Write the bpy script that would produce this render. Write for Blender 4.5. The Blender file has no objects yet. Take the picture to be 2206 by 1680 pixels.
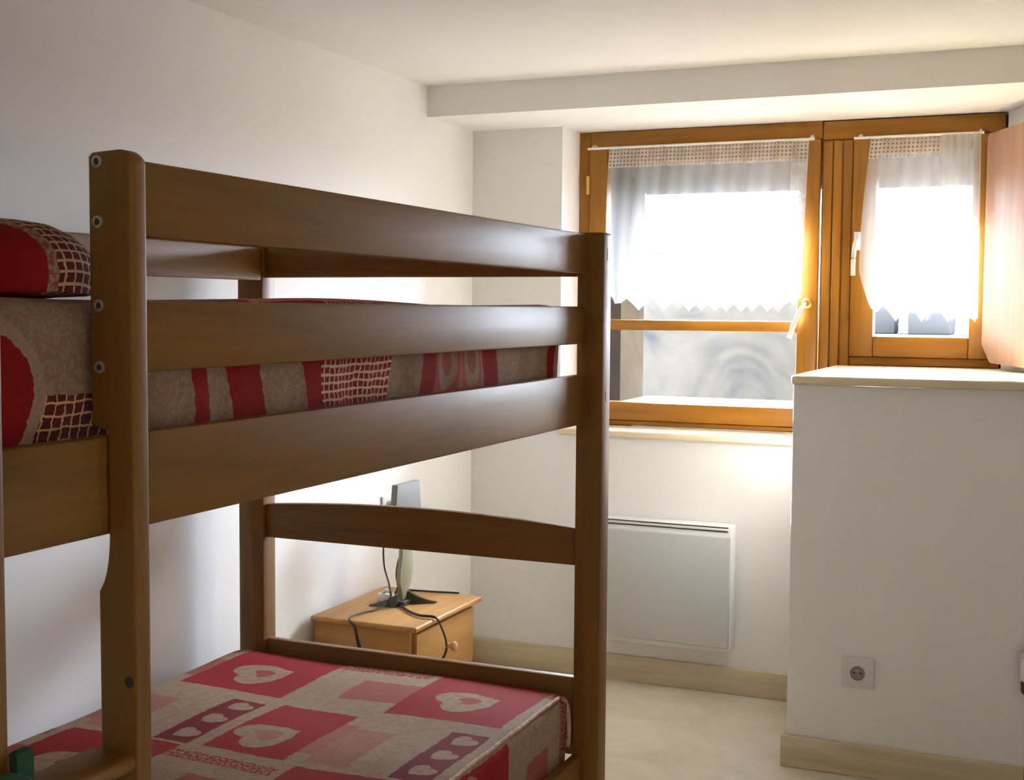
import bpy, bmesh, math, random
from mathutils import Vector, Matrix
random.seed(4)
S = bpy.context.scene
COL = S.collection

# ------------------------------------------------------------------ camera
cam_d = bpy.data.cameras.new('camera'); cam = bpy.data.objects.new('camera', cam_d); COL.objects.link(cam)
Rt = Vector((0.91838976, 0.39560745, 0.0074157)); Up = Vector((-0.03197837, 0.05553019, 0.99794478)); Fw = Vector((-0.39438259, 0.91673941, -0.06364924))
M = Matrix.Identity(4)
for i in range(3):
    M[i][0] = Rt[i]; M[i][1] = Up[i]; M[i][2] = -Fw[i]
M[2][3] = 1.385
cam.matrix_world = M
cam_d.sensor_width = 36.0; cam_d.lens = 2750.0 / 2206.0 * 36.0; cam_d.clip_start = 0.02
S.camera = cam

# ------------------------------------------------------------------ world, sun, fill light, exposure
W = bpy.data.worlds.new('sky'); S.world = W; W.use_nodes = True
wb = W.node_tree.nodes['Background']; wb.inputs[0].default_value = (0.81, 0.93, 1.11, 1); wb.inputs[1].default_value = 42.0
sun_d = bpy.data.lights.new('sun', 'SUN'); sun_d.energy = 45.0; sun_d.angle = 0.012; sun_d.color = (1.0, 0.94, 0.84)
sun = bpy.data.objects.new('sun', sun_d); COL.objects.link(sun)
sun.rotation_euler = Vector((0.60, -1.0, -0.35)).to_track_quat('-Z', 'Y').to_euler(); sun.location = (-6, 12, 5)
portal_d = bpy.data.lights.new('window_portal', 'AREA'); portal_d.shape = 'RECTANGLE'; portal_d.size = 1.5; portal_d.size_y = 0.95
portal_d.cycles.is_portal = True
portal = bpy.data.objects.new('window_portal', portal_d); COL.objects.link(portal)
portal.location = (-0.95, 5.12, 1.43); portal.rotation_euler = (math.radians(-90), 0, 0)
fill_d = bpy.data.lights.new('fill_light', 'AREA'); fill_d.shape = 'DISK'; fill_d.size = 1.0; fill_d.energy = 3.5; fill_d.color = (1.0, 0.86, 0.72)  # unseen area light added as warm fill from behind the camera
fill = bpy.data.objects.new('fill_light', fill_d); COL.objects.link(fill); fill.location = (0.15, -0.7, 2.1)
S.view_settings.view_transform = 'Standard'; S.view_settings.look = 'None'
S.view_settings.gamma = 1.0; S.view_settings.use_curve_mapping = False
S.view_settings.exposure = 1.08

# ------------------------------------------------------------------ node expression helper
class N:
    def __init__(s, t, k): s.t, s.k = t, k
    def op(s, o, b=None, c=None, rev=False):
        n = s.t.nodes.new('ShaderNodeMath'); n.operation = o
        args = [s] + ([b] if b is not None else []) + ([c] if c is not None else [])
        if rev: args = args[::-1]
        for i, a in enumerate(args):
            if isinstance(a, N): s.t.links.new(a.k, n.inputs[i])
            else: n.inputs[i].default_value = a
        return N(s.t, n.outputs[0])
    def __add__(s, b): return s.op('ADD', b)
    __radd__ = __add__
    def __sub__(s, b): return s.op('SUBTRACT', b)
    def __rsub__(s, b): return s.op('SUBTRACT', b, rev=True)
    def __mul__(s, b): return s.op('MULTIPLY', b)
    __rmul__ = __mul__
    def __truediv__(s, b): return s.op('DIVIDE', b)
    def gt(s, b): return s.op('GREATER_THAN', b)
    def lt(s, b): return s.op('LESS_THAN', b)
    def mod(s, b): return s.op('FLOORED_MODULO', b)
    def sin(s): return s.op('SINE')
    def abs(s): return s.op('ABSOLUTE')
    def min(s, b): return s.op('MINIMUM', b)
    def max(s, b): return s.op('MAXIMUM', b)

def new_mat(name, rough=0.5, coat=0.0, spec=0.5):
    m = bpy.data.materials.new(name); m.use_nodes = True
    t = m.node_tree; b = t.nodes['Principled BSDF']
    b.inputs['Roughness'].default_value = rough
    b.inputs['Coat Weight'].default_value = coat; b.inputs['Coat Roughness'].default_value = 0.28
    b.inputs['Specular IOR Level'].default_value = spec
    return m, t, b
def coords(t, kind='Object', scale=(1, 1, 1)):
    tc = t.nodes.new('ShaderNodeTexCoord'); mp = t.nodes.new('ShaderNodeMapping')
    mp.inputs['Scale'].default_value = scale; t.links.new(tc.outputs[kind], mp.inputs[0]); return mp.outputs[0]
def noise(t, vec, scale, detail=3, rough=0.5, dist=0.0):
    n = t.nodes.new('ShaderNodeTexNoise'); n.inputs['Scale'].default_value = scale; n.inputs['Detail'].default_value = detail
    n.inputs['Roughness'].default_value = rough; n.inputs['Distortion'].default_value = dist
    t.links.new(vec, n.inputs['Vector']); return n.outputs[0]
def ramp(t, fac, stops):
    r = t.nodes.new('ShaderNodeValToRGB'); e = r.color_ramp.elements
    while len(e) < len(stops): e.new(0.5)
    for i, (p, c) in enumerate(stops): e[i].position = p; e[i].color = (*c, 1)
    t.links.new(fac, r.inputs[0]); return r.outputs[0]
def mixc(t, fac, a, b):
    n = t.nodes.new('ShaderNodeMix'); n.data_type = 'RGBA'
    for i, v in ((0, fac), (6, a), (7, b)):
        if isinstance(v, N): v = v.k
        if isinstance(v, (tuple, float, int)): n.inputs[i].default_value = (*v, 1) if isinstance(v, tuple) else v
        else: t.links.new(v, n.inputs[i])
    return n.outputs[2]
def bump(t, b, h, strength, dist=0.002):
    n = t.nodes.new('ShaderNodeBump'); n.inputs['Strength'].default_value = strength; n.inputs['Distance'].default_value = dist
    t.links.new(h, n.inputs['Height']); t.links.new(n.outputs[0], b.inputs['Normal'])

def mat_wood(name, base, dark, axis, rough=0.5, coat=0.08, knots=0.5):
    m, t, b = new_mat(name, rough, coat, 0.32)
    sc = [14.0, 14.0, 14.0]; sc[axis] = 0.9
    v = coords(t, 'Object', tuple(sc))
    n1 = noise(t, v, 2.2, 5, 0.6, 0.6)
    c = ramp(t, n1, [(0.30, dark), (0.46, base), (0.70, tuple(min(1, x * 1.18) for x in base))])
    sk = [5.0, 5.0, 5.0]; sk[axis] = 2.6
    vk = coords(t, 'Object', tuple(sk))
    vo = t.nodes.new('ShaderNodeTexVoronoi'); vo.inputs['Scale'].default_value = 1.0; t.links.new(vk, vo.inputs['Vector'])
    k = ramp(t, vo.outputs['Distance'], [(0.0, (1, 1, 1)), (0.05, (0.8, 0.8, 0.8)), (0.11, (0, 0, 0))])
    kk = N(t, t.nodes.new('ShaderNodeRGBToBW').outputs[0]); t.links.new(k, kk.k.node.inputs[0])
    c2 = mixc(t, kk * knots, c, tuple(x * 0.35 for x in dark))
    t.links.new(c2, b.inputs['Base Color']); bump(t, b, n1, 0.08)
    return m
PB, PD = (0.185, 0.080, 0.010), (0.137, 0.057, 0.006)
bed_x = mat_wood('bed_pine_x', PB, PD, 0); bed_y = mat_wood('bed_pine_y', PB, PD, 1); bed_z = mat_wood('bed_pine_z', PB, PD, 2)
FB, FD = (0.32, 0.132, 0.009), (0.245, 0.094, 0.006)
win_x = mat_wood('window_pine_x', FB, FD, 0, 0.42, 0.15, 0.35); win_z = mat_wood('window_pine_z', FB, FD, 2, 0.42, 0.15, 0.35)
NB, ND = (0.44, 0.225, 0.062), (0.35, 0.17, 0.042)
ns_x = mat_wood('nightstand_pine_x', NB, ND, 0); ns_y = mat_wood('nightstand_pine_y', NB, ND, 1)
SB, SD = (0.78, 0.66, 0.45), (0.70, 0.57, 0.37)
pale_x = mat_wood('pale_pine_x', SB, SD, 0, 0.45, 0.15, 0.6); pale_y = mat_wood('pale_pine_y', SB, SD, 1, 0.45, 0.15, 0.6)
bbx = mat_wood('skirting_pine_x', (0.60, 0.50, 0.33), (0.54, 0.43, 0.27), 0, 0.5, 0.1, 0.6)
bby = mat_wood('skirting_pine_y', (0.60, 0.50, 0.33), (0.54, 0.43, 0.27), 1, 0.5, 0.1, 0.6)
shut_m = mat_wood('shutter_wood', (0.42, 0.245, 0.16), (0.40, 0.225, 0.145), 2, 0.5, 0.1, 0.2)

def mat_plain(name, col, rough=0.5, var=0.04, scale=6.0, bmp=0.0, bscale=120, coat=0, metal=0):
    m, t, b = new_mat(name, rough, coat)
    b.inputs['Metallic'].default_value = metal
    v = coords(t); n = noise(t, v, scale, 3)
    t.links.new(ramp(t, n, [(0.3, tuple(c * (1 - var) for c in col)), (0.7, tuple(min(1, c * (1 + var)) for c in col))]), b.inputs['Base Color'])
    if bmp: bump(t, b, noise(t, v, bscale, 4), bmp)
    return m
paint = mat_plain('white_wall_paint', (0.865, 0.86, 0.845), 0.75, 0.012, 2.0, 0.06, 90)
ceil_m = mat_plain('ceiling_paint', (0.88, 0.87, 0.84), 0.8, 0.01, 2.0, 0.05, 80)
heat_m = mat_plain('heater_front_shaded', (0.56, 0.58, 0.57), 0.35, 0.01)  # front of the white heater, backlit shade put into the grey
heat_w = mat_plain('heater_white', (0.84, 0.85, 0.84), 0.35, 0.01)
dark_m = mat_plain('dark_slot', (0.03, 0.03, 0.03), 0.6)
white_p = mat_plain('white_plastic', (0.80, 0.79, 0.76), 0.3, 0.01)
plate_m = mat_plain('outlet_plastic', (0.74, 0.72, 0.69), 0.35, 0.01)
ring_m = mat_plain('outlet_ring_shaded', (0.30, 0.28, 0.25), 0.35, 0.01)  # darker than the plate: shade of the socket recess put into the colour
metal_m = mat_plain('steel', (0.55, 0.55, 0.53), 0.3, 0.05, metal=1)
bolt_m = mat_plain('bolt_zinc', (0.52, 0.48, 0.36), 0.35, 0.15, 60, metal=0.8)
black_c = mat_plain('black_rubber', (0.015, 0.014, 0.012), 0.45)
screen_b = mat_plain('screen_shell', (0.17, 0.165, 0.16), 0.4, 0.03)
stand_g = mat_plain('stand_grey_green', (0.28, 0.29, 0.19), 0.35, 0.05)
stand_d = mat_plain('stand_dark', (0.03, 0.035, 0.012), 0.3, 0.1)
green_f = mat_plain('dark_green_cloth', (0.006, 0.045, 0.012), 0.9, 0.25, 30, 0.3, 300)
knob_m = mat_plain('wood_knob', (0.62, 0.40, 0.20), 0.4)
brass_m = mat_plain('brass', (0.75, 0.50, 0.14), 0.3, 0.05, metal=0.9)

def mat_floor():
    m, t, b = new_mat('vinyl_floor', 0.42)
    v = coords(t); n = noise(t, v, 3.2, 6, 0.6, 0.8); n2 = noise(t, v, 14, 4, 0.6)
    c = ramp(t, n, [(0.25, (0.50, 0.44, 0.33)), (0.5, (0.64, 0.58, 0.46)), (0.75, (0.73, 0.67, 0.55))])
    c2 = mixc(t, 0.15, c, ramp(t, n2, [(0.35, (0.38, 0.32, 0.22)), (0.65, (0.62, 0.56, 0.44))]))
    t.links.new(c2, b.inputs['Base Color']); bump(t, b, n2, 0.1); return m
floor_m = mat_floor()
def mat_stone(name, a, bb, c3):
    m, t, b = new_mat(name, 0.9)
    v = coords(t); n = noise(t, v, 1.6, 5, 0.6, 1.6); n2 = noise(t, v, 9, 5, 0.6)
    c = ramp(t, n, [(0.32, a), (0.45, bb), (0.6, c3)])
    t.links.new(mixc(t, 0.2, c, ramp(t, n2, [(0.3, a), (0.7, c3)])), b.inputs['Base Color']); bump(t, b, n2, 0.4, 0.01); return m
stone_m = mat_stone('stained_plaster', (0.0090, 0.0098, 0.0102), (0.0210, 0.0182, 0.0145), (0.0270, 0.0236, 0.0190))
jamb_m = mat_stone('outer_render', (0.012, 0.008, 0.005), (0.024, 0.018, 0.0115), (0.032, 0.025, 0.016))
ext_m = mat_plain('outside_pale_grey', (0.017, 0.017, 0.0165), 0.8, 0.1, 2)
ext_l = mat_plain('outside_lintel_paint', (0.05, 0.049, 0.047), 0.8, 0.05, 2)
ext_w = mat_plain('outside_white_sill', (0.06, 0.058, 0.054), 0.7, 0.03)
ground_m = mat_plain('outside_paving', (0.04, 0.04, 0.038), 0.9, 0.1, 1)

for mm in (stone_m, jamb_m, ext_m, ground_m): mm.node_tree.nodes['Principled BSDF'].inputs['Specular IOR Level'].default_value = 0.0
def mat_glass():
    m = bpy.data.materials.new('window_glass'); m.use_nodes = True; t = m.node_tree; t.nodes.clear()
    o = t.nodes.new('ShaderNodeOutputMaterial'); g = t.nodes.new('ShaderNodeBsdfGlossy'); g.inputs['Roughness'].default_value = 0.02
    tr = t.nodes.new('ShaderNodeBsdfTransparent'); mx = t.nodes.new('ShaderNodeMixShader'); f = t.nodes.new('ShaderNodeFresnel'); f.inputs[0].default_value = 1.45
    t.links.new(f.outputs[0], mx.inputs[0]); t.links.new(tr.outputs[0], mx.inputs[1]); t.links.new(g.outputs[0], mx.inputs[2]); t.links.new(mx.outputs[0], o.inputs[0])
    return m
glass_m = mat_glass()

def mat_curtain(name, lace_top, lace_side, ops):
    # u = metres across, v = metres down from the rod
    m = bpy.data.materials.new(name); m.use_nodes = True; t = m.node_tree; t.nodes.clear()
    o = t.nodes.new('ShaderNodeOutputMaterial')
    uv = t.nodes.new('ShaderNodeUVMap'); sp = t.nodes.new('ShaderNodeSeparateXYZ'); t.links.new(uv.outputs[0], sp.inputs[0])
    u, v = N(t, sp.outputs[0]), N(t, sp.outputs[1])
    hole = (u.mod(0.014) - 0.007).abs().lt(0.0038) * (v.mod(0.014) - 0.007).abs().lt(0.0038)
    area = v.lt(lace_top) * v.gt(0.006)
    side = u.gt(lace_side)
    fol = N(t, noise(t, coords(t), 26, 3)).gt(0.52)
    opaque = (area.max(side)) * 0.30 + ops + (u * 74.0 + (v * 3.0)).sin() * (u * 31.0 + 1.0).sin() * 0.16
    opaque = opaque + fol * area.max(side) * 0.14
    fac = opaque * (1.0 - hole * area * 0.8)
    df = t.nodes.new('ShaderNodeBsdfDiffuse'); df.inputs[0].default_value = (0.90, 0.90, 0.89, 1)
    tl = t.nodes.new('ShaderNodeBsdfTranslucent'); tl.inputs[0].default_value = (0.40, 0.40, 0.395, 1)
    a = t.nodes.new('ShaderNodeMixShader'); a.inputs[0].default_value = 0.5
    t.links.new(df.outputs[0], a.inputs[1]); t.links.new(tl.outputs[0], a.inputs[2])
    tr = t.nodes.new('ShaderNodeBsdfTransparent'); mx = t.nodes.new('ShaderNodeMixShader')
    t.links.new(fac.k, mx.inputs[0]); t.links.new(tr.outputs[0], mx.inputs[1]); t.links.new(a.outputs[0], mx.inputs[2]); t.links.new(mx.outputs[0], o.inputs[0])
    return m
curt_l = mat_curtain('sheer_curtain_wide', 0.075, 0.700, 0.46)
curt_r = mat_curtain('sheer_curtain_narrow', 0.07, 9.0, 0.46)

RED, DRED, CREAM, PINK = (0.25, 0.010, 0.009), (0.15, 0.009, 0.007), (0.29, 0.215, 0.135), (0.28, 0.078, 0.058)
def heart(x, y, cx, cy, s, ang):
    ca, sa = math.cos(ang), math.sin(ang)
    dx, dy = x - cx, y - cy
    X = (dx * ca + dy * sa) / s; Y = (dy * ca - dx * sa) / s
    # Y up = lobes
    q = X * X + Y * Y - 1.0
    return (q * q * q - X * X * Y * Y * Y)
def boxm(x, y, x0, x1, y0, y1):
    return x.gt(x0) * x.lt(x1) * y.gt(y0) * y.lt(y1)
def mat_patchwork(name, ox, oy, grid=False, side_hearts=False):
    m, t, b = new_mat(name, 0.85)
    b.inputs['Specular IOR Level'].default_value = 0.15
    uv = t.nodes.new('ShaderNodeUVMap'); sp = t.nodes.new('ShaderNodeSeparateXYZ'); t.links.new(uv.outputs[0], sp.inputs[0])
    nz = N(t, noise(t, uv.outputs[0], 55, 4, 0.6)); nz2 = N(t, noise(t, uv.outputs[0], 24, 4, 0.6)); nz3 = N(t, noise(t, uv.outputs[0], 130, 3, 0.7))
    x = (N(t, sp.outputs[0]) - ox + (nz - 0.5) * 0.012).mod(0.57)
    y = (N(t, sp.outputs[1]) - oy + (nz2 - 0.5) * 0.016).mod(0.70)
    # cream ground with faint pink scribble
    scr = (nz2 - 0.5).abs().lt(0.028).max((nz - 0.52).abs().lt(0.02))
    c = mixc(t, scr * 0.42, CREAM, PINK)
    c = mixc(t, boxm(x, y, 0.41, 0.57, 0.06, 0.20), c, PINK)
    c = mixc(t, boxm(x, y, 0.53, 0.57, 0.40, 0.60) * 0.8, c, PINK)
    c = mixc(t, boxm(x, y, 0.0, 0.10, 0.36, 0.58) * 0.6, c, PINK)
    band = boxm(x, y, 0.29, 0.55, 0.265, 0.31)
    c = mixc(t, band, c, mixc(t, nz3.gt(0.52), RED, CREAM))
    # heart ribbon
    st = boxm(x, y, 0.205, 0.295, 0.345, 0.64)
    c = mixc(t, st, c, DRED)
    yy = (y - 0.345).mod(0.098) - 0.049
    hs = heart(x, yy, 0.25, 0.0, 0.026, -0.6).lt(0.0)
    c = mixc(t, hs * st, c, mixc(t, scr * 0.5, CREAM, PINK))
    # small red square with heart
    c2m = boxm(x, y, 0.33, 0.53, 0.35, 0.66); c = mixc(t, c2m, c, RED)
    h = heart(x, y, 0.425, 0.47, 0.062, 2.35)
    c = mixc(t, h.lt(0.0) * c2m, c, mixc(t, nz.gt(0.5) * 0.35, CREAM, PINK))
    h2 = heart(x, y, 0.425, 0.47, 0.030, 2.35)
    c = mixc(t, h2.lt(0.0) * 0.6, c, PINK)
    # big red square with heart
    c3m = boxm(x, y, 0.0, 0.29, 0.0, 0.335); c = mixc(t, c3m, c, RED)
    ha = heart(x, y, 0.155, 0.15, 0.067, 2.2)
    c = mixc(t, ha.lt(0.0) * c3m, c, mixc(t, nz.gt(0.5) * 0.45, CREAM, PINK))
    hb = heart(x, y, 0.155, 0.15, 0.024, 2.2)
    c = mixc(t, hb.lt(0.0) * 0.75, c, RED)
    if grid:
        gm = boxm(x, y, 0.29, 0.57, 0.0, 0.27)
        ln = ((x * 1.0).mod(0.0145).lt(0.0032)).max((y * 1.0).mod(0.0145).lt(0.0032))
        c = mixc(t, gm, c, mixc(t, ln, DRED, (0.60, 0.38, 0.26)))
    t.links.new(c, b.inputs['Base Color']); bump(t, b, nz3.k, 0.35, 0.002)
    return m
patch_low = mat_patchwork('patchwork_cotton_lower', -1.95, 2.51)

def mat_side():
    # cover of the upper mattress: patches run along its long side; uv.x = metres along the bed, uv.y = height across/over
    m, t, b = new_mat('patchwork_cotton_upper', 0.85, 0, 0.15)
    uv = t.nodes.new('ShaderNodeUVMap'); sp = t.nodes.new('ShaderNodeSeparateXYZ'); t.links.new(uv.outputs[0], sp.inputs[0])
    nz = N(t, noise(t, uv.outputs[0], 60, 4, 0.6)); nz2 = N(t, noise(t, uv.outputs[0], 28, 4, 0.6)); nz3 = N(t, noise(t, uv.outputs[0], 150, 3, 0.7))
    y = N(t, sp.outputs[0]) + (nz - 0.5) * 0.014 + ((N(t, sp.outputs[1]) * 26.0 + N(t, sp.outputs[0]) * 7.0).sin()) * 0.011
    h = N(t, sp.outputs[1]) + (nz2 - 0.5) * 0.012          # 0 = bottom edge, 0.19 = top edge, beyond = top
    scr = (nz2 - 0.5).abs().lt(0.035).max((nz - 0.5).abs().lt(0.03))
    c = mixc(t, scr * 0.5, CREAM, PINK)
    c = mixc(t, nz3.gt(0.58) * 0.25, c, (0.30, 0.24, 0.16))
    for a, bb in ((1.393, 1.425), (1.490, 1.565), (1.690, 1.735), (2.06, 2.115), (2.335, 2.40), (2.70, 2.735)):
        c = mixc(t, y.gt(a) * y.lt(bb), c, RED)
    for cy, ry in ((1.455, 0.028), ):
        c = mixc(t, ((y - cy).abs() / 0.045).lt(1.0) * ((y - cy).abs() / ry).gt(1.0), c, RED)
    for cy in (2.165, 2.275):
        e = ((y - cy) / 0.040) * ((y - cy) / 0.040) + ((h - 0.09) / 0.055) * ((h - 0.09) / 0.055)
        c = mixc(t, e.gt(1.0) * (y - cy).abs().lt(0.052), c, (0.36, 0.06, 0.04))
        c = mixc(t, e.lt(0.25), c, PINK)
    e = ((y - 1.62) / 0.07) * ((y - 1.62) / 0.07) + ((h - 0.06) / 0.09) * ((h - 0.06) / 0.09)
    c = mixc(t, e.gt(1.0) * y.gt(1.56) * y.lt(1.69), c, RED)
    ln = (h.mod(0.0135).lt(0.004)).max((y.mod(0.0135).lt(0.0028)))
    g = y.gt(1.735) * y.lt(1.945) * h.lt(0.20)
    c = mixc(t, g, c, mixc(t, ln, RED, (0.62, 0.45, 0.34)))
    g2 = y.lt(1.262) * h.lt(0.085) * y.gt(1.115)
    ln2 = (h.mod(0.0150).lt(0.0028)).max((y.mod(0.0150).lt(0.0024)))
    c = mixc(t, g2, c, mixc(t, ln2, (0.10, 0.018, 0.015), (0.62, 0.34, 0.17)))
    # red heart patch at the head end with a lace rim
    e = ((y - 1.02) / 0.088) * ((y - 1.02) / 0.088) + ((h - 0.075) / 0.088) * ((h - 0.075) / 0.088)
    c = mixc(t, e.lt(1.45) * e.gt(1.0), c, mixc(t, nz3.gt(0.5), (0.40, 0.22, 0.16), CREAM))
    c = mixc(t, e.lt(1.0), c, RED)
    # top face: pink and red patches
    top = h.gt(0.20)
    c = mixc(t, top * nz2.gt(0.42) * 0.6, c, PINK)
    c = mixc(t, top * y.gt(1.55) * y.lt(1.9), c, (0.50, 0.12, 0.11))
    c = mixc(t, top * y.gt(2.45) * y.lt(2.68), c, RED)
    t.links.new(c, b.inputs['Base Color']); bump(t, b, nz3.k, 0.4, 0.003)
    return m
patch_up = mat_side()
def mat_pillow():
    m, t, b = new_mat('patchwork_cotton_pillow', 0.9, 0, 0.15)
    v = coords(t); sp = t.nodes.new('ShaderNodeSeparateXYZ'); t.links.new(v, sp.inputs[0])
    nz = N(t, noise(t, v, 60, 4, 0.6)); nz3 = N(t, noise(t, v, 150, 3))
    y = N(t, sp.outputs[1]) + (nz - 0.5) * 0.01; x = N(t, sp.outputs[0]); z = N(t, sp.outputs[2])
    c = mixc(t, nz.gt(0.55) * 0.4, CREAM, PINK)
    c = mixc(t, y.gt(-0.115) * y.lt(-0.035), c, RED)
    g = y.gt(-0.022)
    ln = ((z * 1.0 - x * 0.5).mod(0.014).lt(0.0035)).max(y.mod(0.015).lt(0.003))
    c = mixc(t, g, c, mixc(t, ln, (0.12, 0.02, 0.016), (0.55, 0.36, 0.24)))
    c = mixc(t, y.gt(-0.035) * y.lt(-0.022), c, mixc(t, nz3.gt(0.5), PINK, CREAM))
    t.links.new(c, b.inputs['Base Color']); bump(t, b, nz3.k, 0.4, 0.003); return m
pillow_m = mat_pillow()
piping_m = mat_plain('cover_piping', (0.50, 0.30, 0.22), 0.85, 0.3, 60)

# ------------------------------------------------------------------ geometry helpers
def add_box(bm, x0, x1, y0, y1, z0, z1, bev=0.0, seg=2):
    vs = [bm.verts.new((x, y, z)) for x in (x0, x1) for y in (y0, y1) for z in (z0, z1)]
    fs = [(0, 1, 3, 2), (4, 6, 7, 5), (0, 4, 5, 1), (2, 3, 7, 6), (0, 2, 6, 4), (1, 5, 7, 3)]
    F = [bm.faces.new([vs[i] for i in f]) for f in fs]
    if bev > 0:
        E = list({e for f in F for e in f.edges})
        bmesh.ops.bevel(bm, geom=E, offset=bev, segments=seg, profile=0.5, affect='EDGES')
    return F
def add_prism(bm, pts, axis, a, b, bev=0.0, seg=2):
    """pts = outline in the two remaining axes (in x,y,z order), extruded along axis from a to b"""
    def mk(p, q):
        l = list(p); l.insert(axis, q); return bm.verts.new(l)
    A = [mk(p, a) for p in pts]; B = [mk(p, b) for p in pts]; n = len(pts)
    F = [bm.faces.new(A), bm.faces.new(B[::-1])]
    for i in range(n): F.append(bm.faces.new((A[i], B[i], B[(i + 1) % n], A[(i + 1) % n])))
    bmesh.ops.recalc_face_normals(bm, faces=F)
    if bev > 0:
        E = list(set(F[0].edges) | set(F[1].edges))
        bmesh.ops.bevel(bm, geom=E, offset=bev, segments=seg, profile=0.5, affect='EDGES')
def add_tube(bm, pts, r, n=10, cap=True):
    pts = [Vector(p) for p in pts]; rs = r if isinstance(r, (list, tuple)) else [r] * len(pts)
    rings = []; up = Vector((0, 0, 1))
    for i, p in enumerate(pts):
        d = (pts[min(i + 1, len(pts) - 1)] - pts[max(i - 1, 0)]).normalized()
        a = d.cross(up)
        if a.length < 0.05: a = d.cross(Vector((0, 1, 0)))
        a.normalize(); c = a.cross(d).normalized()
        rings.append([bm.verts.new(p + (a * math.cos(k * 2 * math.pi / n) + c * math.sin(k * 2 * math.pi / n)) * rs[i]) for k in range(n)])
    for i in range(len(rings) - 1):
        for k in range(n): bm.faces.new((rings[i][k], rings[i][(k + 1) % n], rings[i + 1][(k + 1) % n], rings[i + 1][k]))
    if cap: bm.faces.new(rings[0][::-1]); bm.faces.new(rings[-1])
def add_lathe(bm, prof, center, axis, n=24):
    """prof = [(dist along axis, radius)]"""
    ax = Vector(axis).normalized(); a = ax.orthogonal().normalized(); c = ax.cross(a); o = Vector(center)
    rings = [[bm.verts.new(o + ax * h + (a * math.cos(k * 2 * math.pi / n) + c * math.sin(k * 2 * math.pi / n)) * max(r, 1e-4)) for k in range(n)] for h, r in prof]
    for i in range(len(rings) - 1):
        for k in range(n): bm.faces.new((rings[i][k], rings[i][(k + 1) % n], rings[i + 1][(k + 1) % n], rings[i + 1][k]))
    bm.faces.new(rings[0][::-1]); bm.faces.new(rings[-1])
def smooth_path(pts, n=8):
    P = [Vector(p) for p in pts]; out = []
    for i in range(len(P) - 1):
        p0, p1, p2, p3 = P[max(i - 1, 0)], P[i], P[i + 1], P[min(i + 2, len(P) - 1)]
        for k in range(n):
            s = k / n
            out.append(0.5 * ((2 * p1) + (p2 - p0) * s + (2 * p0 - 5 * p1 + 4 * p2 - p3) * s * s + (3 * p1 - p0 - 3 * p2 + p3) * s ** 3))
    out.append(P[-1]); return out
def wloc(p):
    v = Vector((0, 0, 0))
    while p is not None: v += p.location; p = p.parent
    return v
def obj(name, bm, mat, parent=None, smooth=True):
    """link the bmesh (drawn in room coordinates) as one mesh object; origin at its base centre"""
    bmesh.ops.recalc_face_normals(bm, faces=bm.faces)
    lo = Vector([min(v.co[i] for v in bm.verts) for i in range(3)]); hi = Vector([max(v.co[i] for v in bm.verts) for i in range(3)])
    c = Vector(((lo.x + hi.x) / 2, (lo.y + hi.y) / 2, lo.z))
    for v in bm.verts: v.co -= c
    me = bpy.data.meshes.new(name); bm.to_mesh(me); bm.free()
    me.materials.append(mat)
    if smooth:
        for p in me.polygons: p.use_smooth = True
        me.set_sharp_from_angle(angle=math.radians(38))
    o = bpy.data.objects.new(name, me); COL.objects.link(o)
    if parent is not None: o.parent = parent; o.location = c - wloc(parent)
    else: o.location = c
    return o
def bxo(name, dims, mat, parent=None, bev=0.003):
    bm = bmesh.new(); add_box(bm, *dims, bev=bev); return obj(name, bm, mat, parent)
def tag(o, label, cat, group=None):
    o['label'] = label; o['category'] = cat
    if group: o['group'] = group
    return o
def thing(name, loc, label, cat, group=None):
    o = bpy.data.objects.new(name, None); o.empty_display_size = 0.05; COL.objects.link(o); o.location = loc
    return tag(o, label, cat, group)
def struct(o): o['kind'] = 'structure'; return o
def sempty(name, loc):
    o = bpy.data.objects.new(name, None); COL.objects.link(o); o.location = loc; return struct(o)

# ------------------------------------------------------------------ the room
XL, XR_, YB, YN = -2.104, 1.25, 4.492, -1.5
CE = 2.173; SO = 2.064
struct(bxo('floor', (XL - 0.1, XR_ + 0.1, YN - 0.1, 5.1, -0.1, 0.0), floor_m, bev=0))
struct(bxo('ceiling', (XL - 0.1, XR_ + 0.1, YN - 0.1, 5.1, CE, CE + 0.1), ceil_m, bev=0))
struct(bxo('wall_left', (XL - 0.1, XL, YN - 0.1, YB, 0.0, CE), paint, bev=0))
struct(bxo('wall_right', (XR_, XR_ + 0.1, YN - 0.1, 5.1, 0.0, CE), paint, bev=0))
struct(bxo('wall_near', (XL, XR_, YN - 0.1, YN, 0.0, CE), paint, bev=0))
# dropped part of the ceiling in front of and above the windows
bm = bmesh.new(); add_box(bm, XL - 0.05, XR_ + 0.05, 4.11, 4.76, SO, CE + 0.05)
struct(obj('trim_1', bm, ceil_m, smooth=False))
# window wall: pier at the left, wall under the wide window, masonry between and around the openings
FX0, FX1 = -1.739, -0.198
bm = bmesh.new()
add_box(bm, XL - 0.1, -1.735, YB, 5.1, 0.0, CE)                 # pier
add_box(bm, -1.735, -0.72, YB, 5.1, 0.0, 0.912)                # below the wide window
add_box(bm, -1.735, 1.35, 4.75, 5.1, 2.07, CE)                 # head
struct(obj('wall_back', bm, paint, smooth=False))
# splayed right side of the window recess
bm = bmesh.new()
add_prism(bm, [(-0.190, 4.68), (-0.190, 5.1), (0.6, 5.1), (0.6, 4.05), (0.075, 4.05)], 2, 1.166, SO)
struct(obj('wall_reveal', bm, paint, smooth=False))
bm = bmesh.new(); add_box(bm, 0.6, XR_ + 0.1, 4.05, 5.1, 1.166, SO)
struct(obj('wall_corner', bm, paint, smooth=False))
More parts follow.
